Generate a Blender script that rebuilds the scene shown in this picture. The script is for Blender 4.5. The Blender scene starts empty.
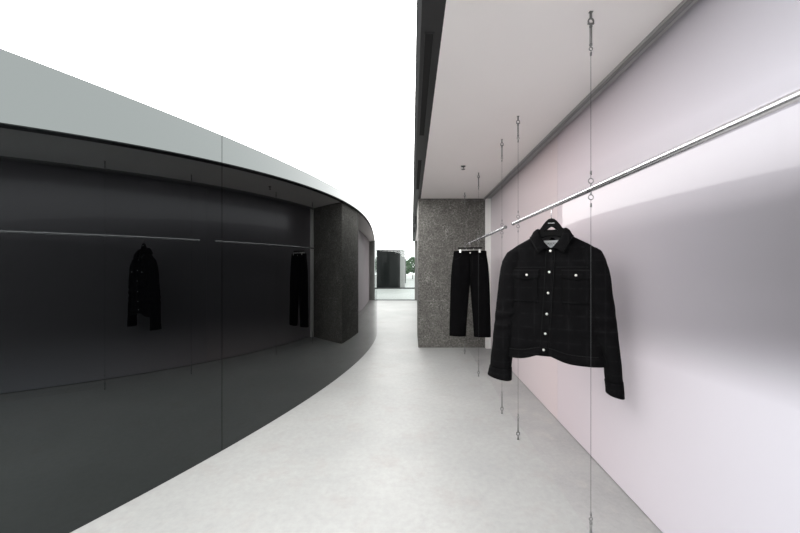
import bpy, bmesh, math, random
from mathutils import Vector, Matrix, noise
random.seed(7)
PI = math.pi
scene = bpy.context.scene
COL = scene.collection

# ------------------------------------------------------------------ camera
EYE = 1.30
cam = bpy.data.cameras.new('camera')
cam.sensor_width = 36.0
cam.lens = 36.0 * 323.0 / 800.0
cam.shift_x = -11.6 / 800.0
cam.shift_y = 2.5 / 800.0
cam.clip_start = 0.02
cam.clip_end = 300
co = bpy.data.objects.new('camera', cam)
COL.objects.link(co)
co.location = (0, 0, EYE)
co.rotation_euler = (PI / 2, 0, 0)
scene.camera = co
scene.view_settings.view_transform = 'Standard'
scene.view_settings.look = 'None'
scene.view_settings.gamma = 1
scene.view_settings.exposure = 0
scene.view_settings.use_curve_mapping = False
scene.cycles.max_bounces = 14
scene.cycles.glossy_bounces = 8
scene.cycles.transmission_bounces = 8
scene.cycles.sample_clamp_indirect = 12

# ------------------------------------------------------------------ materials
def mat(name, color=(.5, .5, .5), rough=.5, metal=0.0, **kw):
    m = bpy.data.materials.new(name)
    m.use_nodes = True
    b = m.node_tree.nodes['Principled BSDF']
    b.inputs['Base Color'].default_value = (*color, 1)
    b.inputs['Roughness'].default_value = rough
    b.inputs['Metallic'].default_value = metal
    for k, v in kw.items():
        b.inputs[k.replace('_', ' ')].default_value = v
    return m

class NT:
    def __init__(self, m):
        self.t = m.node_tree
        self.b = self.t.nodes['Principled BSDF']
    def n(self, typ, **kw):
        o = self.t.nodes.new(typ)
        for k, v in kw.items():
            if k in ('operation', 'blend_type', 'data_type', 'interpolation_type', 'feature', 'noise_dimensions', 'distance', 'wave_type'):
                setattr(o, k, v)
            else:
                o.inputs[k.replace('_', ' ')].default_value = v
        return o
    def l(self, a, b):
        self.t.links.new(a, b)
    def coord(self, scale=(1, 1, 1)):
        c = self.t.nodes.new('ShaderNodeTexCoord')
        mp = self.t.nodes.new('ShaderNodeMapping')
        mp.inputs['Scale'].default_value = scale
        self.l(c.outputs['Object'], mp.inputs['Vector'])
        return mp.outputs['Vector']
    def noise(self, vec, scale, detail=4, rough=.55):
        o = self.n('ShaderNodeTexNoise', Scale=scale, Detail=detail, Roughness=rough)
        self.l(vec, o.inputs['Vector'])
        return o.outputs['Fac']
    def ramp(self, fac, stops):
        r = self.t.nodes.new('ShaderNodeValToRGB')
        e = r.color_ramp.elements
        while len(e) < len(stops):
            e.new(.5)
        for i, (p, c) in enumerate(stops):
            e[i].position = p
            e[i].color = (*c, 1) if len(c) == 3 else c
        self.l(fac, r.inputs['Fac'])
        return r.outputs['Color']
    def mix(self, fac, a, b, mode='MIX'):
        o = self.t.nodes.new('ShaderNodeMix')
        o.data_type = 'RGBA'
        o.blend_type = mode
        for s, v in ((0, fac), (6, a), (7, b)):
            if isinstance(v, (int, float)):
                o.inputs[s].default_value = v
            elif isinstance(v, tuple):
                o.inputs[s].default_value = (*v, 1)
            else:
                self.l(v, o.inputs[s])
        return o.outputs[2]
    def bump(self, h, strength, dist=.01):
        o = self.n('ShaderNodeBump', Strength=strength, Distance=dist)
        self.l(h, o.inputs['Height'])
        self.l(o.outputs['Normal'], self.b.inputs['Normal'])

def concrete(name, lo, hi, stain, scale=1.0):
    m = mat(name, hi, .48)
    t = NT(m)
    v = t.coord()
    big = t.noise(v, .9 * scale, 6, .6)
    fine = t.noise(v, 26 * scale, 8, .7)
    c = t.ramp(big, [(.32, lo), (.62, hi)])
    st = t.noise(v, 3.1 * scale, 10, .72)
    f = t.ramp(st, [(.52, (0, 0, 0)), (.78, (1, 1, 1))])
    c = t.mix(f, c, stain)
    c = t.mix(.10, c, t.ramp(fine, [(.3, (.10, .10, .10)), (.7, (.9, .9, .9))]), 'OVERLAY')
    t.l(c, t.b.inputs['Base Color'])
    t.bump(fine, .12, .004)
    t.b.inputs['Specular IOR Level'].default_value = .5
    return m

M_floor = concrete('pale_concrete', (.285, .288, .284), (.345, .346, .340), (.295, .275, .262))
M_strip = concrete('worn_concrete', (.245, .243, .241), (.315, .311, .308), (.37, .345, .33), 1.6)
M_soffit = mat('matte_white_plaster', (.84, .81, .79), .9)
t = NT(M_soffit); v = t.coord(); f = t.noise(v, 1.2, 3)
t.l(t.ramp(f, [(.3, (.90, .865, .845)), (.7, (.92, .885, .865))]), t.b.inputs['Base Color'])
M_white = mat('white_trim_paint', (.88, .87, .85), .5)
M_greywall = mat('grey_plaster', (.30, .30, .30), .85)
M_black = mat('black_powder_coat', (.012, .012, .013), .45)
M_slot = mat('black_slot', (.003, .003, .003), .8)
M_edge = mat('grey_edge_metal', (.10, .105, .105), .45)
M_channel = mat('grey_aluminium_channel', (.40, .39, .395), .6, .0)
M_channel_dark = mat('dark_channel_lip', (.24, .235, .24), .6, .0)
M_steel = mat('polished_steel', (.68, .67, .69), .27, .88)
M_hardware = mat('galvanised_steel', (.23, .23, .23), .38, .85)
M_wire = mat('steel_wire', (.04, .04, .042), .6, .0, Specular_IOR_Level=.2)
M_chrome = mat('nickel_button', (.62, .61, .58), .35, .9)

# dark mirror glass of the curved wall
M_glass = mat('black_mirror_glass', (.0003, .0003, .0004), .0)
M_glass.node_tree.nodes['Principled BSDF'].inputs['IOR'].default_value = 1.70
M_glass.node_tree.nodes['Principled BSDF'].inputs['Specular Tint'].default_value = (.91, 1.0, 1.0, 1)

# angle-selective privacy film behind clear glass: frosted at a slant, clear over a dark backing when faced
def satin(name, a, b, y0, y1, rough):
    m = mat(name, a, rough, .10, Specular_IOR_Level=0.0, Coat_Weight=.45, Coat_Roughness=0.0, Coat_IOR=1.42)
    t = NT(m)
    c = t.t.nodes.new('ShaderNodeTexCoord')
    s = t.t.nodes.new('ShaderNodeSeparateXYZ')
    t.l(c.outputs['Object'], s.inputs[0])
    mr = t.n('ShaderNodeMapRange')
    mr.inputs['From Min'].default_value = y0
    mr.inputs['From Max'].default_value = y1
    t.l(s.outputs['Y'], mr.inputs['Value'])
    t.l(t.mix(mr.outputs['Result'], a, b), t.b.inputs['Base Color'])
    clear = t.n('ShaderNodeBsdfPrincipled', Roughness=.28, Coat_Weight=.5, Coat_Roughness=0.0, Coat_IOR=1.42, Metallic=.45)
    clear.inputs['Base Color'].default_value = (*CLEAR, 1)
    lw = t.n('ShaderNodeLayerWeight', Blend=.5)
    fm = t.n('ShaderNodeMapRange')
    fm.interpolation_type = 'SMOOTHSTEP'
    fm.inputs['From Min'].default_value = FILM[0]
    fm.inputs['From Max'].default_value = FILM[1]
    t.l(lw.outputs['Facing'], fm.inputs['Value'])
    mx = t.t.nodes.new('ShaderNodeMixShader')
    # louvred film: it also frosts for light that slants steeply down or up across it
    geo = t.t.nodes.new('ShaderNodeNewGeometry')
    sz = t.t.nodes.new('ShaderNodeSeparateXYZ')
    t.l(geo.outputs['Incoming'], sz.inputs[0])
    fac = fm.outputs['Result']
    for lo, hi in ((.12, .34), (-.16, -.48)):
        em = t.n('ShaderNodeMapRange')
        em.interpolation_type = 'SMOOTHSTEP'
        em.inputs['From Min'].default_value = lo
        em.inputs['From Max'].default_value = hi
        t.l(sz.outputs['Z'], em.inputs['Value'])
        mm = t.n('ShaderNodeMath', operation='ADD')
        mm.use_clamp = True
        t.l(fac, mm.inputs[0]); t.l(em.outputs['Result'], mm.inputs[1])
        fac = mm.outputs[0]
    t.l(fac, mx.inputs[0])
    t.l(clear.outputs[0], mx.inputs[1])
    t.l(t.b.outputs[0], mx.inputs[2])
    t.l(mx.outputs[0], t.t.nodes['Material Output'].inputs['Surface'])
    return m
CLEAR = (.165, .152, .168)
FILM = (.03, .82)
M_satin_near = satin('satin_lavender_panel', (.57, .565, .625), (.62, .535, .57), .8, 2.6, .32)
M_satin_far = satin('satin_rose_panel', (.645, .54, .555), (.60, .545, .57), 2.7, 5.3, .32)

M_emit = bpy.data.materials.new('stretched_light_ceiling')
M_emit.use_nodes = True
nt = M_emit.node_tree
nt.nodes.remove(nt.nodes['Principled BSDF'])
e = nt.nodes.new('ShaderNodeEmission')
e.inputs['Color'].default_value = (1.0, 1.0, .985, 1)
e.inputs['Strength'].default_value = 6.3
nt.links.new(e.outputs[0], nt.nodes['Material Output'].inputs['Surface'])

# aggregate concrete pillar
M_pillar = mat('aggregate_concrete', (.08, .075, .07), .8)
t = NT(M_pillar)
v = t.coord()
f1 = t.noise(v, 38, 8, .78)
f2 = t.noise(v, 9, 6, .7)
c = t.ramp(f1, [(.38, (.040, .037, .032)), (.50, (.105, .099, .090)), (.62, (.27, .26, .245))])
c = t.mix(.35, c, t.ramp(f2, [(.35, (.045, .043, .039)), (.7, (.20, .195, .18))]))
vo = t.n('ShaderNodeTexVoronoi', Scale=16.0)
vo.feature = 'DISTANCE_TO_EDGE'
wv = t.n('ShaderNodeTexNoise', Scale=14.0, Detail=3.0)
t.l(v, wv.inputs['Vector'])
t.l(t.mix(.12, v, wv.outputs['Color'], 'ADD'), vo.inputs['Vector'])
edge = t.ramp(vo.outputs['Distance'], [(.0, (1, 1, 1)), (.035, (0, 0, 0))])
msk = t.ramp(t.noise(v, 5, 2), [(.50, (0, 0, 0)), (.68, (1, 1, 1))])
c = t.mix(t.mix(1.0, edge, msk, 'MULTIPLY'), c, (.42, .41, .39))
t.l(c, t.b.inputs['Base Color'])
t.bump(f1, .5, .01)
M_pier = concrete('grey_concrete', (.10, .10, .095), (.14, .138, .13), (.16, .155, .15), 2)

# black checked denim
def denim(name, base, line, cell, off=(0, 0)):
    m = mat(name, base, .88)
    t = NT(m)
    c = t.t.nodes.new('ShaderNodeTexCoord')
    s = t.t.nodes.new('ShaderNodeSeparateXYZ')
    t.l(c.outputs['Object'], s.inputs[0])
    acc = None
    for ax, w, o in (('X', cell, off[0]), ('Z', cell * .86, off[1])):
        a = t.n('ShaderNodeMath', operation='ADD'); a.inputs[1].default_value = 10 + o
        t.l(s.outputs[ax], a.inputs[0])
        p = t.n('ShaderNodeMath', operation='PINGPONG'); p.inputs[1].default_value = w / 2
        t.l(a.outputs[0], p.inputs[0])
        k = t.ramp(p.outputs[0], [(.0, (1, 1, 1)), (.006, (0, 0, 0))])
        acc = k if acc is None else t.mix(1.0, acc, k, 'LIGHTEN')
    v = t.coord((1, 1, .35))
    n1 = t.noise(v, 210, 5, .8)
    n2 = t.noise(v, 14, 4, .6)
    base_c = t.ramp(n1, [(.35, tuple(x * .45 for x in base)), (.68, tuple(x * 1.9 for x in base))])
    base_c = t.mix(.5, base_c, t.ramp(n2, [(.3, tuple(x * .6 for x in base)), (.7, tuple(x * 1.5 for x in base))]))
    brk = t.ramp(t.noise(v, 40, 3), [(.4, (0, 0, 0)), (.6, (.7, .7, .7))])
    t.l(t.mix(t.mix(1.0, acc, brk, 'MULTIPLY'), base_c, line), t.b.inputs['Base Color'])
    t.bump(n1, .35, .003)
    t.b.inputs['Specular IOR Level'].default_value = .06
    return m
M_denim = denim('black_check_denim', (.0026, .0026, .0029), (.0095, .0094, .010), .088, (.03, .02))
M_seam = mat('stitched_denim_edge', (.0042, .0042, .0045), .85, Specular_IOR_Level=.2)
M_trouser = denim('black_trouser_denim', (.0018, .0018, .0021), (.004, .004, .0044), .10)
M_lining = mat('charcoal_lining', (.055, .055, .058), .9)
M_label = mat('pale_woven_label', (.62, .63, .65), .8)
M_print = mat('dark_label_thread', (.03, .03, .04), .8)
M_hprint = mat('white_print', (.75, .75, .75), .6)
M_hanger = mat('matte_black_hanger', (.0016, .0016, .0018), .6, Specular_IOR_Level=.08)
M_clip = mat('pale_metal_clip', (.80, .80, .78), .3, .8)

# ------------------------------------------------------------------ mesh helpers
def link(name, bm, m, parent=None, smooth=False, bevel=0):
    me = bpy.data.meshes.new(name)
    bmesh.ops.recalc_face_normals(bm, faces=bm.faces)
    bm.to_mesh(me)
    bm.free()
    me.materials.append(m)
    if smooth:
        me.polygons.foreach_set('use_smooth', [True] * len(me.polygons))
    o = bpy.data.objects.new(name, me)
    COL.objects.link(o)
    if parent:
        o.parent = parent
    if bevel:
        md = o.modifiers.new('bevel', 'BEVEL')
        md.width = bevel
        md.segments = 2
        md.limit_method = 'ANGLE'
    return o

def box(bm, x0, x1, y0, y1, z0, z1, M=None):
    vs = [bm.verts.new(p) for p in ((x0, y0, z0), (x1, y0, z0), (x1, y1, z0), (x0, y1, z0),
                                    (x0, y0, z1), (x1, y0, z1), (x1, y1, z1), (x0, y1, z1))]
    for f in ((0, 3, 2, 1), (4, 5, 6, 7), (0, 1, 5, 4), (1, 2, 6, 5), (2, 3, 7, 6), (3, 0, 4, 7)):
        bm.faces.new([vs[i] for i in f])
    if M:
        for q in vs:
            q.co = M @ q.co
    return bm

def prism(bm, pts, z0, z1):
    a = [bm.verts.new((x, y, z0)) for x, y in pts]
    b = [bm.verts.new((x, y, z1)) for x, y in pts]
    bm.faces.new(a[::-1]); bm.faces.new(b)
    n = len(pts)
    for i in range(n):
        bm.faces.new((a[i], a[(i + 1) % n], b[(i + 1) % n], b[i]))
    return bm

def tube(bm, path, r, seg=10, closed=False, caps=True):
    path = [Vector(p) for p in path]
    n = len(path)
    rings = []
    up = None
    for i, p in enumerate(path):
        if closed:
            d = path[(i + 1) % n] - path[i - 1]
        else:
            d = path[min(i + 1, n - 1)] - path[max(i - 1, 0)]
        d.normalize()
        if up is None:
            up = Vector((0, 0, 1)) if abs(d.z) < .9 else Vector((0, 1, 0))
        u = (up - d * up.dot(d)).normalized()
        w = d.cross(u)
        up = u
        rr = r[i] if isinstance(r, (list, tuple)) else r
        rings.append([bm.verts.new(p + (u * math.cos(2 * PI * k / seg) + w * math.sin(2 * PI * k / seg)) * rr) for k in range(seg)])
    m = n if closed else n - 1
    for i in range(m):
        a, b = rings[i], rings[(i + 1) % n]
        for k in range(seg):
            bm.faces.new((a[k], a[(k + 1) % seg], b[(k + 1) % seg], b[k]))
    if caps and not closed:
        bm.faces.new(rings[0][::-1]); bm.faces.new(rings[-1])
    return bm

def ring_path(c, r, axis='y', n=20, sx=1.0):
    out = []
    for i in range(n):
        a = 2 * PI * i / n
        p = (math.cos(a) * r * sx, 0, math.sin(a) * r) if axis == 'y' else (0, math.cos(a) * r * sx, math.sin(a) * r)
        out.append(Vector(c) + Vector(p))
    return out

def lathe(bm, prof, c=(0, 0, 0), seg=16, M=None):
    rings = []
    for r, z in prof:
        rings.append([bm.verts.new((c[0] + r * math.cos(2 * PI * k / seg), c[1] + r * math.sin(2 * PI * k / seg), c[2] + z)) for k in range(seg)])
    for a, b in zip(rings, rings[1:]):
        for k in range(seg):
            bm.faces.new((a[k], a[(k + 1) % seg], b[(k + 1) % seg], b[k]))
    bm.faces.new(rings[0][::-1]); bm.faces.new(rings[-1])
    if M:
        for rg in rings:
            for q in rg:
                q.co = M @ q.co
    return bm

def NB():
    return bmesh.new()

def thing(name, label, cat, loc=(0, 0, 0), rz=0, group=None):
    o = bpy.data.objects.new(name, None)
    COL.objects.link(o)
    o.empty_display_size = .05
    o.location = loc
    o.rotation_euler = (0, 0, rz)
    tag(o, label, cat, group)
    return o

def tag(o, label, cat, group=None):
    o['label'] = label
    o['category'] = cat
    if group:
        o['group'] = group
    return o

def struct(o, label=None, cat=None):
    o['kind'] = 'structure'
    if label:
        o['label'] = label
    if cat:
        o['category'] = cat
    return o

# ------------------------------------------------------------------ the setting
ZC = EYE + 1.165          # soffit and light ceiling
YB, YF = -4.6, 13.4       # back wall and end glazing
def wall_x(y):
    return 1.205 + .0165 * y

def strip_edge(y):
    return .895 + .05 * noise.noise(Vector((y * .9, 3.1, 0))) + .012 * noise.noise(Vector((y * 5, 1.0, 0)))
edge = [(strip_edge(YB + i * .1), YB + i * .1) for i in range(int((YF - YB) / .1) + 1)]
bm = NB()
prism(bm, [(-7.6, YB)] + edge + [(-7.6, edge[-1][1])], -.12, 0)
struct(link('floor', bm, M_floor), 'pale concrete floor of the aisle', 'floor')
bm = NB()
prism(bm, edge[::-1] + [(1.6, YB), (1.6, edge[-1][1])], -.12, 0)
struct(link('floor_strip', bm, M_strip), 'darker worn concrete strip of floor along the right wall', 'floor')

bm = box(NB(), -7.6, .022, YB, YF, ZC + .004, ZC + .10)
struct(link('ceiling', bm, M_emit), 'glowing white stretched light ceiling over the aisle', 'ceiling')
bm = box(NB(), .150, 1.6, YB, YF, ZC, ZC + .10)
struct(link('ceiling_soffit', bm, M_soffit), 'pale grey plaster soffit over the clothes rails', 'ceiling')
# black channel between the light ceiling and the soffit
bm = box(NB(), .045, .150, YB, YF, ZC - .002, ZC + .10)
struct(link('trim_1', bm, M_black), 'black ceiling channel beside the soffit', 'trim')
bm = box(NB(), .022, .045, YB, YF, ZC - .006, ZC + .10)
struct(link('trim_2', bm, M_edge), 'grey edge profile of the light ceiling', 'trim')

# linear air slots set in the black channel
slots = [(-.27, .95, 'black linear air slot in the ceiling channel behind the viewpoint'),
         (1.59, 2.81, 'long black linear air slot in the ceiling channel nearest the viewer'),
         (3.45, 4.70, 'black linear air slot in the ceiling channel above the pillar front'),
         (7.1, 8.35, 'black linear air slot in the ceiling channel just beyond the pillar'),
         (9.0, 10.2, 'farthest black linear air slot in the ceiling channel')]
for y0, y1, lb in slots[1:]:
    s = thing('linear_diffuser', lb, 'air vent', (.088, y0, ZC - .002), 0, 'air slots in the ceiling channel')
    bm = NB(); L = y1 - y0
    box(bm, -.024, -.020, 0, L, -.003, 0); box(bm, .020, .024, 0, L, -.003, 0)
    box(bm, -.020, .020, 0, .004, -.003, 0); box(bm, -.020, .020, L - .004, L, -.003, 0)
    link('frame', bm, M_black, s)
    bm = box(NB(), -.020, .020, .004, L - .004, -.001, 0)
    link('slot', bm, M_slot, s)

# right wall : satin panels
def wall_panel(name, y0, y1, z0, z1, m, parent=None):
    bm = prism(NB(), [(wall_x(y0), y0), (wall_x(y1), y1), (wall_x(y1) + .02, y1), (wall_x(y0) + .02, y0)], z0, z1)
    return link(name, bm, m, parent)
bm = prism(NB(), [(wall_x(YB) + .022, YB), (wall_x(YF) + .022, YF), (1.6, YF), (1.6, YB)], 0, ZC)
wr = struct(link('wall_right', bm, M_black), 'long wall of satin lavender metal panels behind glass', 'wall')
wall_panel('satin_panel', YB, -1.0, .008, ZC, M_satin_near, wr)
wall_panel('satin_panel', -.9985, 2.769, .008, ZC, M_satin_near, wr)
wall_panel('satin_panel', 2.7705, 5.33, .008, ZC, M_satin_far, wr)
wall_panel('satin_panel', 6.47, YF, .008, ZC, M_satin_far, wr)
# U channel where the panels meet the soffit
bm = prism(NB(), [(1.172, -.6), (1.185, 5.33), (wall_x(5.33) - .001, 5.33), (wall_x(-.6) - .001, -.6)], ZC - .016, ZC)
struct(link('trim_3', bm, M_channel), 'grey metal channel along the top of the right wall', 'trim')
bm = prism(NB(), [(1.176, -.6), (1.190, 5.33), (1.202, 5.33), (1.184, -.6)], ZC - .034, ZC - .016)
struct(link('trim_4', bm, M_channel_dark), 'dark lip of the channel along the right wall', 'trim')
# white jamb beside the pillar
bm = box(NB(), 1.215, wall_x(5.3) + .001, 5.27, 5.338, 0, ZC)
struct(link('trim_5', bm, M_white), 'white jamb between pillar and right wall', 'trim')

# pillar
bm = box(NB(), .110, 1.32, 5.34, 6.45, 0, ZC)
o = struct(link('pillar', bm, M_pillar, bevel=.006), 'square aggregate concrete pillar behind the trousers', 'pillar')

# curved mirror-glass wall on the left
R, XT, YC = 9.33, -.67, 5.82
XC = XT - R
HW = EYE + .957
def arc_panel(name, y0, y1, r0, r1, z0, z1, m, parent=None, seg=160):
    a0, a1 = math.asin((y0 - YC) / R), math.asin((y1 - YC) / R)
    A = [a0 + (a1 - a0) * i / seg for i in range(seg + 1)]
    bm = NB()
    def P(r, a, z):
        return (XC + r * math.cos(a), YC + r * math.sin(a), z)
    def strip(f):
        rows = [[bm.verts.new(p) for p in f(a)] for a in A]
        fs = []
        for p, q in zip(rows, rows[1:]):
            fs.append(bm.faces.new((p[0], q[0], q[1], p[1])))
        return rows, fs
    strip(lambda a: (P(r1, a, z0), P(r1, a, z1)))
    strip(lambda a: (P(r0, a, z1), P(r0, a, z0)))
    strip(lambda a: (P(r1, a, z1), P(r0, a, z1)))
    strip(lambda a: (P(r0, a, z0), P(r1, a, z0)))
    for a, flip in ((a0, 1), (a1, 0)):
        vs = [bm.verts.new(p) for p in (P(r0, a, z0), P(r1, a, z0), P(r1, a, z1), P(r0, a, z1))]
        bm.faces.new(vs[::-1] if flip else vs)
    me = bpy.data.meshes.new(name)
    bm.to_mesh(me); bm.free()
    me.materials.append(m)
    me.polygons.foreach_set('use_smooth', [True] * len(me.polygons))
    o = bpy.data.objects.new(name, me)
    COL.objects.link(o)
    if parent:
        o.parent = parent
    return o
wl = struct(arc_panel('wall_left', -2.6, 13.0, R - .06, R - .012, 0, HW - .004, M_black), 'convex curved wall of black mirror glass', 'wall')
arc_panel('glass_panel', -2.6, 2.3075, R - .012, R, .0, HW, M_glass, wl)
arc_panel('glass_panel', 2.311, 12.98, R - .012, R, .0, HW, M_glass, wl, 300)

# enclosing walls
struct(link('wall_back', box(NB(), -7.6, 1.6, YB - .1, YB, 0, ZC + .1), M_greywall), 'plain grey wall behind the viewpoint', 'wall')
struct(link('wall_side', box(NB(), -7.7, -7.6, YB - .1, YF, 0, ZC + .1), M_greywall), 'plain grey wall behind the curved partition', 'wall')

# end glazing with its pier
bm = box(NB(), .13, 1.6, YF - .02, YF + .35, 0, ZC + .1)
struct(link('wall_end', bm, M_pier), 'concrete pier at the end of the aisle', 'wall')
M_pane = bpy.data.materials.new('clear_glazing'); M_pane.use_nodes = True
nt = M_pane.node_tree
nt.nodes.remove(nt.nodes['Principled BSDF'])
tr = nt.nodes.new('ShaderNodeBsdfTransparent'); tr.inputs[0].default_value = (.93, .95, .94, 1)
gl = nt.nodes.new('ShaderNodeBsdfGlossy'); gl.inputs['Roughness'].default_value = 0
fr = nt.nodes.new('ShaderNodeFresnel'); fr.inputs['IOR'].default_value = 1.45
mx = nt.nodes.new('ShaderNodeMixShader')
nt.links.new(fr.outputs[0], mx.inputs[0]); nt.links.new(tr.outputs[0], mx.inputs[1]); nt.links.new(gl.outputs[0], mx.inputs[2])
nt.links.new(mx.outputs[0], nt.nodes['Material Output'].inputs['Surface'])
wn = struct(link('window_1', box(NB(), -7.6, .13, YF + .02, YF + .032, .03, ZC + .06), M_pane), 'full height glazing at the end of the aisle', 'window')
bm = NB(); box(bm, -7.6, .13, YF, YF + .05, 0, .03)
link('window_sill', bm, M_edge, wn)
bm = NB(); box(bm, -7.6, .13, YF, YF + .05, ZC - .005, ZC + .004)
link('window_head', bm, M_channel, wn)

# outside
M_pave = concrete('pale_paving', (.40, .41, .40), (.46, .46, .455), (.42, .415, .40), .5)
struct(link('ground', box(NB(), -14, 12, YF, 70, -.14, -.006), M_pave), 'pale paving outside the glazing', 'ground')
struct(link('kerb', box(NB(), -9, 3, 21.35, 21.5, -.01, .07), M_black), 'low dark kerb outside the glazing', 'kerb')
M_pav = mat('dark_tinted_glass', (.010, .011, .011), .15, Specular_IOR_Level=.12)
M_palepanel = mat('pale_panel', (.22, .22, .215), .5)
def pavilion(label, cx, cy, r, h, a0, a1, n, pale=True):
    s = thing('glass_pavilion', label, 'pavilion', (cx, cy, 0), 0, 'dark pavilions outside')
    for k in range(n):
        bm = NB()
        b0, b1 = a0 + (a1 - a0) * k / n + .0005, a0 + (a1 - a0) * (k + 1) / n - .0005
        pts = [(r * math.cos(b0 + (b1 - b0) * i / 10), r * math.sin(b0 + (b1 - b0) * i / 10)) for i in range(11)]
        pts += [(x * (1 - .05 / r), y * (1 - .05 / r)) for x, y in pts[::-1]]
        prism(bm, pts, 0, h)
        link('glass_panel', bm, M_pav if k < n - 1 or not pale else M_palepanel, s)
    bm = NB()
    pts = [(1.01 * r * math.cos(a0 + (a1 - a0) * i / 40), 1.01 * r * math.sin(a0 + (a1 - a0) * i / 40)) for i in range(41)]
    prism(bm, pts, h, h + .05)
    link('roof_cap', bm, M_black, s)
pavilion('larger dark curved glass pavilion outside beyond the end glazing', -1.78, 23.0, 1.32, 2.56, -PI, -.12, 5)
pavilion('smaller dark curved glass pavilion farther off beside the trees', -1.32, 29.5, .80, 2.2, -PI, .2, 3, False)

M_leaf = mat('dark_green_leaves', (.05, .11, .05), .7)
t = NT(M_leaf); v = t.coord(); f = t.noise(v, 6, 5)
t.l(t.ramp(f, [(.35, (.02, .05, .022)), (.65, (.10, .19, .09))]), t.b.inputs['Base Color'])
M_bark = mat('brown_bark', (.07, .055, .045), .9)
tree_spec = [(-1.9, 44, 2.5, 'round dark green tree behind the smaller pavilion'),
             (-.75, 40, 2.35, 'bushy green tree seen just right of the smaller pavilion'),
             (.15, 43, 2.9, 'taller green tree at the right end of the garden view'),
             (1.6, 41, 2.7, 'green tree farthest right beyond the concrete pier')]
for i, (x, y, h, lb) in enumerate(tree_spec):
    s = thing('tree', lb, 'tree', (x, y, -.006), 0, 'trees in the garden')
    tube(bm := NB(), [(0, 0, 0), (.03, 0, h * .3), (-.02, .03, h * .6)], [.06, .05, .03], 8)
    link('trunk', bm, M_bark, s, True)
    bm = NB()
    rnd = random.Random(i)
    for k in range(900):
        a, b = rnd.uniform(0, 2 * PI), rnd.uniform(-1, 1)
        rr = rnd.uniform(.55, 1) ** .5
        q = Vector((math.cos(a) * math.sqrt(1 - b * b) * .8 * rr, math.sin(a) * math.sqrt(1 - b * b) * .8 * rr, h * .64 + b * h * .36 * rr))
        d = Vector((rnd.uniform(-1, 1), rnd.uniform(-1, 1), rnd.uniform(-1, 1))).normalized()
        e2 = d.orthogonal().normalized() * .08
        d *= .13
        bm.faces.new([bm.verts.new(q - d), bm.verts.new(q + e2), bm.verts.new(q + d), bm.verts.new(q - e2)])
    link('foliage', bm, M_leaf, s)

# ------------------------------------------------------------------ rails and cables
RX, RZ, RR = .812, EYE + .362, .0135
CY = [1.463, 2.463, 2.903, 3.916, 4.932]
def rail(label, y0, y1, cables):
    s = thing('hanging_rail', label, 'clothes rail', (RX, y0, RZ), 0, 'suspended clothes rails')
    bm = tube(NB(), [(0, 0, 0), (0, y1 - y0, 0)], RR, 24)
    o = link('rod', bm, M_steel, s, True)
    md = o.modifiers.new('edges', 'EDGE_SPLIT'); md.split_angle = R_(40)
    for yy in (0, y1 - y0):
        k = -1 if yy == 0 else 1
        bm = tube(NB(), [(0, yy - .004 * k, 0), (0, yy + .010 * k, 0)], RR + .0012, 24)
        o = link('end_cap', bm, M_hardware, s, True)
        md = o.modifiers.new('edges', 'EDGE_SPLIT'); md.split_angle = R_(40)
    for cy in cables:
        for k in (1, -1):
            bm = NB()
            tube(bm, [(0, cy - y0, k * (RR - .002)), (0, cy - y0, k * (RR + .012))], .0035, 10)
            tube(bm, ring_path((0, cy - y0, k * (RR + .0235)), .0112), .0022, 8, True)
            link('ring_bolt', bm, M_hardware, s, True)
    return s
def R_(d):
    return math.radians(d)
rail('polished steel clothes rail nearest the viewer carrying the denim jacket', -1.6, 2.577, [1.463, 2.463])
rail('polished steel clothes rail farther back carrying the black trousers', 2.80, 4.99, [2.903, 3.916, 4.932])

def hardware(bms, zf, k):
    """zf : distance from the anchor face, k : +1 hangs below the ceiling, -1 rises from the floor"""
    Z = lambda d: zf - k * d
    b = bms['anchor_bracket']
    box(b, -.008, .008, -.006, .006, min(Z(0), Z(.003)), max(Z(0), Z(.003)))
    tube(b, [(0, 0, Z(0)), (0, 0, Z(.028))], .0055, 10)
    b = bms['shackle']
    tube(b, ring_path((0, 0, Z(.044)), .0135, n=22, sx=.85), .0036, 8, True)
    tube(b, [(-.0140, 0, Z(.054)), (.0140, 0, Z(.054))], .0038, 8)
    b = bms['turnbuckle']
    tube(b, [(0, 0, Z(.052)), (0, 0, Z(.066))], .003, 8)
    for x in (-.0034, .0034):
        tube(b, [(x, 0, Z(.066)), (x, 0, Z(.150))], .0026, 8)
    tube(b, [(0, 0, Z(.062)), (0, 0, Z(.070))], .0068, 10)
    tube(b, [(0, 0, Z(.146)), (0, 0, Z(.154))], .0068, 10)
    tube(b, [(0, 0, Z(.154)), (0, 0, Z(.160))], .003, 8)
    b = bms['eye']
    tube(b, ring_path((0, 0, Z(.168)), .0075, n=16), .0022, 8, True)
    b = bms['crimp']
    tube(b, [(0, 0, Z(.184)), (0, 0, Z(.199))], .0042, 10)
    tube(b, [(.0035, 0, Z(.180)), (.0035, 0, Z(.190))], .0015, 6)

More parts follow.
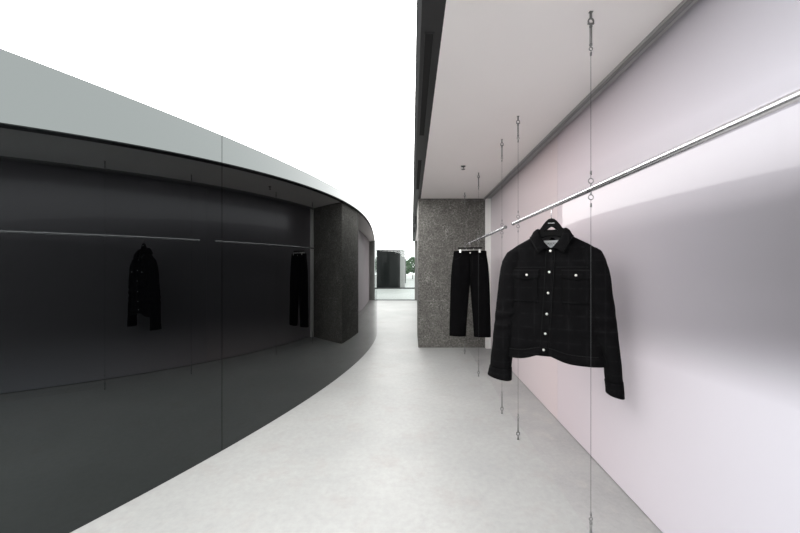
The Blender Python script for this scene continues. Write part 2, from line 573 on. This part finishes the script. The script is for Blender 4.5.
def make_cable():
    s = thing('suspension_cable', '', 'cable', (RX, CY[0], 0), 0, 'steel cables holding the rails')
    for zf, k in ((ZC, 1), (0, -1)):
        bms = {n: NB() for n in ('anchor_bracket', 'shackle', 'turnbuckle', 'eye', 'crimp')}
        hardware(bms, zf, k)
        for n, bm in bms.items():
            link(n, bm, M_hardware, s, True)
        z1 = RZ + k * (RR + .0325)
        bm = tube(NB(), [(0, 0, zf - k * .174), (0, 0, z1)], .0009, 6)
        link('wire', bm, M_wire, s, True)
        bm = tube(NB(), [(0, 0, z1 + k * .022), (0, 0, z1 + k * .036)], .0040, 10)
        tube(bm, [(.003, 0, z1 + k * .018), (.003, 0, z1 + k * .036)], .0014, 6)
        link('ferrule', bm, M_hardware, s, True)
    return s
labels = ['steel suspension cable nearest the viewer, hanging in front of the denim jacket sleeve',
          'steel suspension cable holding the far end of the jacket rail',
          'steel suspension cable holding the near end of the trouser rail',
          'steel suspension cable passing in front of the right trouser leg',
          'steel suspension cable farthest back, close to the concrete pillar']
cab = make_cable()
for i, cy in enumerate(CY):
    if i == 0:
        c = cab
    else:
        c = cab.copy(); COL.objects.link(c)
        for ch in cab.children:
            d = ch.copy(); COL.objects.link(d); d.parent = c
    c.location = (RX, cy, 0)
    c['label'] = labels[i]

# sprinkler on the soffit
s = thing('sprinkler_head', 'small dark sprinkler head on the pale soffit', 'sprinkler', (.585, 3.66, ZC))
link('escutcheon', lathe(NB(), [(.026, 0), (.026, -.003), (.012, -.008)]), M_hardware, s, True)
link('nozzle', lathe(NB(), [(.008, -.008), (.007, -.022), (.004, -.026), (.004, -.034)], seg=12), M_hardware, s, True)
link('deflector', lathe(NB(), [(.006, -.034), (.022, -.036), (.022, -.0385), (.004, -.040)], seg=16), M_hardware, s, True)

# ------------------------------------------------------------------ garments
def sgnpow(c, p):
    return math.copysign(abs(c) ** p, c)

def lerp_rows(rows, z):
    rows = sorted(rows, key=lambda r: -r[0])
    if z >= rows[0][0]:
        return rows[0][1:]
    for a, b in zip(rows, rows[1:]):
        if b[0] <= z <= a[0]:
            k = (a[0] - z) / (a[0] - b[0])
            k2 = k
            return tuple(p + (q - p) * k2 for p, q in zip(a[1:], b[1:]))
    return rows[-1][1:]

def slice_tube(rows, zs, nexp=2.4, seg=64, deform=None, cap_top=False, cap_bot=False):
    """rows: (z, x_in, x_out, y_front, y_back) horizontal slices of a cloth tube"""
    bm = NB()
    rings = []
    for z in zs:
        x0, x1, yf, yb = lerp_rows(rows, z)
        cx, hw = (x0 + x1) / 2, (x1 - x0) / 2
        ring = []
        for k in range(seg):
            a = 2 * PI * k / seg
            c, s_ = math.cos(a), math.sin(a)
            x = cx + hw * sgnpow(c, 2 / nexp)
            y = (yb if s_ > 0 else yf) * sgnpow(abs(s_), 2 / nexp)
            p = Vector((x, y, z))
            if deform:
                p = deform(p, s_)
            ring.append(bm.verts.new(p))
        rings.append(ring)
    for a, b in zip(rings, rings[1:]):
        for k in range(seg):
            bm.faces.new((a[k], a[(k + 1) % seg], b[(k + 1) % seg], b[k]))
    if cap_top:
        bm.faces.new(rings[0])
    if cap_bot:
        bm.faces.new(rings[-1][::-1])
    return bm

def frange(a, b, n):
    return [a + (b - a) * i / (n - 1) for i in range(n)]

# ---- jacket (local x to the wearer's... viewer's right, -y towards the viewer, z from eye height)
JY = 1.877
PSI = R_(26)
jk = thing('denim_jacket', 'black checked denim jacket hanging buttoned on the near rail', 'jacket', (RX, JY, EYE), -PSI)
TORSO = [(.203, .082, .040, .052), (.190, .104, .044, .052), (.165, .148, .046, .050), (.140, .192, .050, .050), (.117, .224, .054, .052),
         (.090, .243, .060, .056), (.050, .256, .068, .062), (0, .264, .076, .066), (-.10, .267, .084, .068),
         (-.30, .272, .080, .064), (-.50, .282, .074, .060), (-.53, .281, .073, .060)]
T_ROWS = [(z, -w, w, -f, b) for z, w, f, b in TORSO]
NEXP = 2.7
def wr_noise(p, amp):
    n1 = noise.noise(Vector((p.x * 9, p.y * 9, p.z * 3.0 + 5)))
    n2 = noise.noise(Vector((p.x * 22 + 7, p.y * 22, p.z * 9)))
    n3 = noise.noise(Vector((p.x * 5 + p.z * 7, p.y * 6, p.z * 9 - p.x * 6)))
    return amp * (n1 * .9 + n2 * .35 + n3 * .7)
def hem_lift(x, z, front):
    k = max(0, min(1, (-.30 - z) / .20))
    return front * .042 * math.exp(-((x + .035) / .085) ** 2) * k * k
def neck_drop(z, front):
    k = max(0, min(1, (z - .11) / .09))
    return front * .085 * k
def torso_def(p, s_):
    front = max(0, -s_)
    a = wr_noise(p, .008) * min(1, max(.15, (.16 - p.z) / .15))
    p = p.copy()
    if abs(s_) > .05:
        p.y += a * (1 if s_ > 0 else -1)
    w = lerp_rows(T_ROWS, p.z)[1]
    near = math.exp(-(p.x / .11) ** 2)
    p.z += hem_lift(p.x, p.z, front ** .5) - neck_drop(p.z, front) * near
    return p
def front_y(x, z):
    x0, x1, yf, yb = lerp_rows(T_ROWS, z)
    k = max(0, 1 - abs(x / x1) ** NEXP)
    y = yf * k ** (1 / NEXP)
    q = Vector((x, y, z))
    return y - wr_noise(q, .008) * min(1, max(.15, (.16 - z) / .15))

zs = frange(.203, .10, 14) + frange(.09, -.478, 44)
bm = slice_tube(T_ROWS, zs, NEXP, 96, torso_def)
body = link('body', bm, M_denim, jk, True)
md = body.modifiers.new('thick', 'SOLIDIFY'); md.thickness = .003; md.offset = -1
# waistband
HEMROWS = [(z, a - .004, b + .004, c - .004, d + .004) for z, a, b, c, d in T_ROWS]
bm = slice_tube(HEMROWS, frange(-.470, -.526, 8), NEXP, 96, torso_def)
o = link('waistband', bm, M_denim, jk, True)
md = o.modifiers.new('thick', 'SOLIDIFY'); md.thickness = .006; md.offset = -1

# sleeves with cuffs
SL = [(.128, .150, .190, -.020, .018), (.120, .130, .222, -.036, .034), (.100, .125, .249, -.052, .048), (.054, .135, .274, -.062, .058), (0, .145, .289, -.068, .062),
      (-.10, .155, .303, -.070, .064), (-.22, .168, .315, -.070, .062), (-.35, .185, .328, -.066, .058),
      (-.50, .210, .342, -.060, .052), (-.60, .226, .352, -.054, .048)]
SLR = SL[:7] + [(-.35, .198, .328), (-.45, .243, .338), (-.50, .258, .343), (-.60, .266, .353)]
for i_ in range(7, 11):
    SLR[i_] = SLR[i_] + ((-.066, .058), (-.062, .054), (-.060, .052), (-.054, .048))[i_ - 7]
def sleeve(sign, bot):
    rows = (SL if sign < 0 else SLR) + [bot]
    def dfm(p, s_):
        p = p.copy()
        a = wr_noise(Vector((p.x * sign, p.y, p.z + sign)), .009)
        p.x += a * .7; p.y += a
        el = math.exp(-((p.z + .30) / .10) ** 2)
        p.y += .006 * el * math.sin(p.z * 95 + p.x * 20)
        return p
    def mir(bm):
        if sign < 0:
            for q in bm.verts:
                q.co.x = -q.co.x
        return bm
    zz = frange(.128, .09, 8) + frange(.08, -.607, 48)
    bm = mir(slice_tube(rows, zz, 2.2, 48, dfm, cap_top=True))
    s = link('sleeve', bm, M_denim, jk, True)
    md = s.modifiers.new('thick', 'SOLIDIFY'); md.thickness = .003; md.offset = -1
    rows2 = [(z, a - .003, b + .003, c - .003, d + .003) for z, a, b, c, d in rows]
    def dfm2(p, s_):
        p = dfm(p, s_)
        k = max(0, min(1, (-.60 - p.z) / .06))
        u = (p.x - bot[1]) / (bot[2] - bot[1])
        p.z -= k * (.022 * u if sign > 0 else .018 * (1 - u) - .006)
        return p
    bm = mir(slice_tube(rows2, frange(-.602, -.664, 8), 2.2, 48, dfm2))
    c = link('cuff', bm, M_denim, s, True)
    md = c.modifiers.new('thick', 'SOLIDIFY'); md.thickness = .006; md.offset = -1
    return s
sleeve(-1, (-.67, .226, .364, -.056, .048))
sleeve(1, (-.67, .270, .359, -.052, .046))

# surface patches that follow the front
def patch(name, x0f, x1f, z0, z1, off, m, nx=8, nz=20, parent=None, thick=.003, zshape=None):
    bm = NB()
    g = []
    for i in range(nz + 1):
        z = z0 + (z1 - z0) * i / nz
        row = []
        for j in range(nx + 1):
            u = j / nx
            x = x0f(z) + (x1f(z) - x0f(z)) * u
            zz = z + (zshape(u) * (i / nz) if zshape else 0)
            y = front_y(x, zz) - off
            front = 1
            near = math.exp(-(x / .11) ** 2)
            row.append(bm.verts.new((x, y, zz + hem_lift(x, zz, 1) - neck_drop(zz, .95) * near)))
        g.append(row)
    for a, b in zip(g, g[1:]):
        for j in range(nx):
            bm.faces.new((a[j], a[j + 1], b[j + 1], b[j]))
    o = link(name, bm, m, parent or jk, True)
    md = o.modifiers.new('thick', 'SOLIDIFY'); md.thickness = thick; md.offset = 1
    return o
def bx_line(z):
    return -.002 - .033 * max(0, (.108 - z) / .59) ** 1.25
patch('placket', lambda z: bx_line(z) - .022, lambda z: bx_line(z) + .022, .150, -.524, .004, M_denim, 6, 60)
for s_ in (-1, 1):
    # stitching lines beside the placket
    xo = .0225 * s_
    patch('placket_seam', lambda z, xo=xo: bx_line(z) + xo - .0012, lambda z, xo=xo: bx_line(z) + xo + .0012, .10, -.47, .0065, M_seam, 1, 50, thick=.001)

def button(x, z, parent, off=.008, r=.0068):
    y = front_y(x, z) - off
    near = math.exp(-(x / .11) ** 2)
    zz = z + hem_lift(x, z, 1)
    M = Matrix.Translation((x, y, zz)) @ Matrix.Rotation(PI / 2, 4, 'X')
    bm = lathe(NB(), [(r * .5, -.004), (r, -.001), (r, .0015), (r * .8, .003), (r * .4, .0026)], seg=18, M=M)
    o = link('button', bm, M_chrome, parent, True)
    o['label'] = 'pale metal button'
    return o
for z in (.102, -.017, -.134, -.252, -.368, -.496):
    button(bx_line(z), z, jk)
for s_ in (-1, 1):
    xa, xb = (.055, .200) if s_ > 0 else (-.203, -.060)
    fl = patch('pocket_flap', lambda z, a=xa: a, lambda z, b=xb: b, -.008, -.050, .0045, M_denim, 16, 8,
               zshape=lambda u: -.014 * (1 - abs(2 * u - 1)))
    button(s_ * .126, -.034, fl, .012, .0066)
    patch('pocket_seam', lambda z, a=xa: a, lambda z, b=xb: b, -.004, -.008, .0045, M_seam, 14, 2, thick=.0015)
    # patch pocket outline below the flap
    patch('pocket', lambda z, a=xa: a + .006, lambda z, b=xb: b - .006, -.045, -.19, .0022, M_denim, 16, 14, thick=.002)
    patch('yoke_seam', lambda z, s=s_: (.03 if s > 0 else -.235), lambda z, s=s_: (.235 if s > 0 else -.03), .012, .008, .0025, M_seam, 20, 1, thick=.001)
patch('hem_seam', lambda z: -.235, lambda z: .235, -.470, -.474, .0062, M_seam, 50, 1, thick=.001)

# collar
F_ = [(.002, -.064, .116), (.019, -.068, .131), (.045, -.064, .165), (.064, -.046, .200), (.072, -.008, .232), (.068, .030, .236), (.040, .052, .234), (0, .058, .232)]
O_ = [(.066, -.092, .088), (.078, -.090, .112), (.094, -.080, .144), (.108, -.058, .168), (.116, -.004, .184), (.108, .052, .178), (.060, .080, .172), (0, .088, .168)]
B_ = [(0, -.054, .108), (.022, -.058, .118), (.048, -.052, .146), (.062, -.034, .174), (.069, -.006, .192), (.065, .030, .200), (.042, .048, .202), (0, .052, .202)]
def cat(pts, n):
    P = [Vector(p) for p in pts]
    out = []
    for i in range(n + 1):
        t_ = i / n * (len(P) - 1)
        k = min(int(t_), len(P) - 2); u = t_ - k
        p0 = P[k - 1] if k > 0 else P[0] * 2 - P[1]
        p3 = P[k + 2] if k + 2 < len(P) else P[-2] * Vector((1, 1, 1)) if False else (P[k + 2] if k + 2 < len(P) else P[-1] * 2 - P[-2])
        p1, p2 = P[k], P[k + 1]
        out.append(.5 * ((2 * p1) + (p2 - p0) * u + (2 * p0 - 5 * p1 + 4 * p2 - p3) * u * u + (3 * p1 - p0 - 3 * p2 + p3) * u ** 3))
    return out
def loop(pts, n=36):
    h = cat(pts, n)
    left = [Vector((-p.x, p.y, p.z)) for p in h]
    return left + h[::-1][1:]
Fl, Ol, Bl = loop(F_), loop(O_), loop(B_)
bm = NB()
rows = []
for f_, o_, b_ in zip(Fl, Ol, Bl):
    row = []
    for u in (0, .35, .7, 1):
        row.append(b_.lerp(f_, u))
    for u in (.06, .2, .5, .8, 1):
        p = f_.lerp(o_, u)
        outw = Vector((p.x, p.y, .3)).normalized()
        row.append(p + outw * .008 * math.sin(PI * min(1, u * 1.2)) + Vector((0, 0, .003 * math.sin(PI * u))))
    rows.append([bm.verts.new(q) for q in row])
for a, b in zip(rows, rows[1:]):
    for k in range(len(a) - 1):
        bm.faces.new((a[k], b[k], b[k + 1], a[k + 1]))
o = link('collar', bm, M_denim, jk, True)
md = o.modifiers.new('thick', 'SOLIDIFY'); md.thickness = .0045; md.offset = 0
# stitched collar edge
bm = NB()
tube(bm, [p.lerp(f_, .10) + Vector((p.x, p.y - .02, .1)).normalized() * .0065 for p, f_ in zip(Ol, Fl)], .0011, 6)
link('collar_seam', bm, M_seam, jk, True)

# lining and woven label inside the neck
bm = NB(); g = []
for i in range(9):
    z = .203 - .13 * i / 8
    g.append([bm.verts.new((x * .098, .045 - .05 * abs(x) ** 2.2 + .004, z)) for x in frange(-1, 1, 13)])
for a, b in zip(g, g[1:]):
    for k in range(12):
        bm.faces.new((a[k], a[k + 1], b[k + 1], b[k]))
ln = link('lining', bm, M_lining, jk, True)
ln['label'] = 'charcoal neck lining'
bm = NB(); g = []
for i in range(5):
    z = .170 - .044 * i / 4
    g.append([bm.verts.new((x * .043, .0445 - .05 * abs(x * .44) ** 2.2, z)) for x in frange(-1, 1, 9)])
for a, b in zip(g, g[1:]):
    for k in range(8):
        bm.faces.new((a[k], a[k + 1], b[k + 1], b[k]))
lb = link('neck_label', bm, M_label, jk, True)
lb['label'] = 'pale woven neck label'
md = lb.modifiers.new('thick', 'SOLIDIFY'); md.thickness = .001
bm = NB()
for k, (x, w, h) in enumerate([(-.028, .005, .010), (-.021, .005, .008), (-.014, .005, .010), (-.007, .005, .009), (0, .005, .010), (.007, .005, .008), (.014, .005, .010), (.021, .005, .010), (.027, .004, .008)]):
    for zz in (.156, .156 - h):
        box(bm, x, x + w, .0405, .0415, zz - .002, zz)
    box(bm, x, x + .0016, .0405, .0415, .156 - h, .156)
    if k % 2:
        box(bm, x + w - .0016, x + w, .0405, .0415, .156 - h, .156)
box(bm, -.018, .018, .0405, .0415, .137, .1385)
link('lettering', bm, M_print, lb)

# jacket hanger
hg = thing('coat_hanger', 'broad matte black coat hanger inside the denim jacket', 'hanger', (RX, JY, EYE), -PSI)
cu = bpy.data.curves.new('hanger_shape', 'CURVE')
cu.dimensions = '2D'; cu.fill_mode = 'BOTH'; cu.extrude = .007; cu.bevel_depth = .004; cu.bevel_resolution = 3
half = [(0, .290), (.013, .287), (.026, .276), (.040, .258), (.056, .234), (.072, .214), (.100, .186), (.150, .142), (.196, .106), (.204, .088), (.194, .082), (.150, .108), (.100, .146), (.060, .178), (.030, .193), (0, .196)]
pts = half + [(-x, z) for x, z in half[::-1][1:-1]]
hole = [(0, .2500), (.012, .2440), (.037, .2240), (.040, .2160), (.018, .2190), (0, .2200), (-.018, .2190), (-.040, .2160), (-.037, .2240), (-.012, .2440)]
for P in (pts, hole):
    sp = cu.splines.new('POLY')
    sp.points.add(len(P) - 1)
    for q, (x, z) in zip(sp.points, P):
        q.co = (x, z, 0, 1)
    sp.use_cyclic_u = True
tmp = bpy.data.objects.new('hanger_tmp', cu)
COL.objects.link(tmp)
dg = bpy.context.evaluated_depsgraph_get()
me = bpy.data.meshes.new_from_object(tmp.evaluated_get(dg))
bpy.data.objects.remove(tmp)
me.transform(Matrix.Rotation(PI / 2, 4, 'X'))
me.materials.clear(); me.materials.append(M_hanger)
hb = bpy.data.objects.new('hanger_body', me); COL.objects.link(hb); hb.parent = hg
def hook_path(r, z_rod, z_stem):
    out = [(0, 0, z_stem), (0, 0, z_rod - r * 1.75), (r * .28, 0, z_rod - r * 1.35)]
    for i in range(15):
        a = R_(-48 + 250 * i / 14)
        out.append((r * math.cos(a), 0, z_rod + r * math.sin(a)))
    return out
bm = tube(NB(), hook_path(.0142, .362, .282), .0021, 10)
hk = link('hook', bm, M_steel, hg, True)
hk.rotation_euler = (0, 0, PSI)
hk['label'] = 'polished steel hook'
bm = NB()
for k in range(8):
    x = -.0165 + k * .0042
    box(bm, x, x + .0030, -.0125, -.0108, .2625, .2635)
    box(bm, x, x + .0030, -.0125, -.0108, .2665, .2675)
    box(bm, x + (.0022 if k % 2 else 0), x + (.0030 if k % 2 else .0008), -.0125, -.0108, .2630, .2670)
link('lettering', bm, M_hprint, hg)

# ---- trousers on a clip hanger
TY = 4.5
tr_ = thing('black_trousers', 'black wide-leg trousers clipped by the waist below the far rail', 'trousers', (RX, TY, EYE), R_(-11))
LEG = [(.248, -.006, .220, -.030, .030), (.16, -.006, .234, -.040, .040), (.05, -.006, .250, -.050, .052), (-.10, -.006, .262, -.056, .058), (-.20, -.004, .266, -.056, .056),
       (-.245, .004, .268, -.054, .054), (-.35, .012, .272, -.052, .052), (-.55, .028, .277, -.052, .050), (-.75, .044, .282, -.052, .050), (-.94, .054, .285, -.052, .050)]
for sign in (-1, 1):
    def dfm(p, s_, sign=sign):
        p = p.copy()
        a = wr_noise(Vector((p.x * sign * .8, p.y, p.z * .7 + 3 * sign)), .009)
        k = min(1, max(.1, (.22 - p.z) / .2))
        p.y += a * k
        p.y += .012 * math.exp(-((p.x - .14) / .03) ** 2) * (-1 if s_ < 0 else .6) * k
        return p
    bm = slice_tube(LEG, frange(.248, -.935, 70), 2.6, 48, dfm)
    if sign < 0:
        for q in bm.verts:
            q.co.x = -q.co.x
    o = link('leg', bm, M_trouser, tr_, True)
    md = o.modifiers.new('thick', 'SOLIDIFY'); md.thickness = .003; md.offset = -1
WB = [(.26, -.224, .224, -.034, .034), (.19, -.231, .231, -.040, .040)]
bm = slice_tube(WB, frange(.252, .208, 6), 3.2, 64)
o = link('waistband', bm, M_trouser, tr_, True)
md = o.modifiers.new('thick', 'SOLIDIFY'); md.thickness = .005; md.offset = -1
for x in (-.15, -.075, .075, .15):
    bm = box(NB(), x - .006, x + .006, -.046, -.034, .196, .250)
    link('belt_loop', bm, M_trouser, tr_, bevel=.002)
M = Matrix.Translation((.005, -.041, .223)) @ Matrix.Rotation(PI / 2, 4, 'X')
o = link('button', lathe(NB(), [(.006, -.003), (.010, 0), (.010, .002), (.007, .004), (.003, .0035)], seg=16, M=M), M_chrome, tr_, True)
o['label'] = 'pale metal button'
bm = tube(NB(), [(.038, -.046, .20), (.038, -.052, .05), (.030, -.055, -.05), (.006, -.056, -.10)], .0016, 6)
link('fly_seam', bm, M_seam, tr_, True)
for s_ in (-1, 1):
    bm = tube(NB(), [(s_ * .11, -.041, .203), (s_ * .135, -.045, .165), (s_ * .175, -.043, .14), (s_ * .212, -.028, .125)], .0018, 6)
    link('pocket_seam', bm, M_seam, tr_, True)

th = thing('trouser_hanger', 'slim black clip hanger holding the black trousers', 'hanger', (RX, TY, EYE), R_(-11))
bm = box(NB(), -.165, .165, -.007, .007, .284, .301)
link('hanger_bar', bm, M_hanger, th, bevel=.003)
bm = tube(NB(), [(-.16, 0, .264), (.16, 0, .264)], .0028, 8)
for x in (-.05, .05):
    tube(bm, [(x, 0, .262), (x, 0, .286)], .0026, 8)
link('clip_rail', bm, M_clip, th, True)
for x in (-.132, .132):
    bm = NB()
    box(bm, x - .014, x + .014, -.047, -.040, .226, .262)
    box(bm, x - .014, x + .014, .040, .047, .226, .262)
    box(bm, x - .012, x + .012, -.044, .044, .258, .272)
    o = link('clip', bm, M_clip, th, bevel=.002)
    o['label'] = 'pale metal clip'
bm = tube(NB(), hook_path(.0142, .362, .299), .0022, 10)
hk = link('hook', bm, M_steel, th, True)
hk.rotation_euler = (0, 0, R_(11))
hk['label'] = 'polished steel hook'

# ------------------------------------------------------------------ daylight outside
w = bpy.data.worlds.new('overcast_sky')
scene.world = w
w.use_nodes = True
bg = w.node_tree.nodes['Background']
bg.inputs['Color'].default_value = (.96, 1.0, .99, 1)
bg.inputs['Strength'].default_value = 2.2
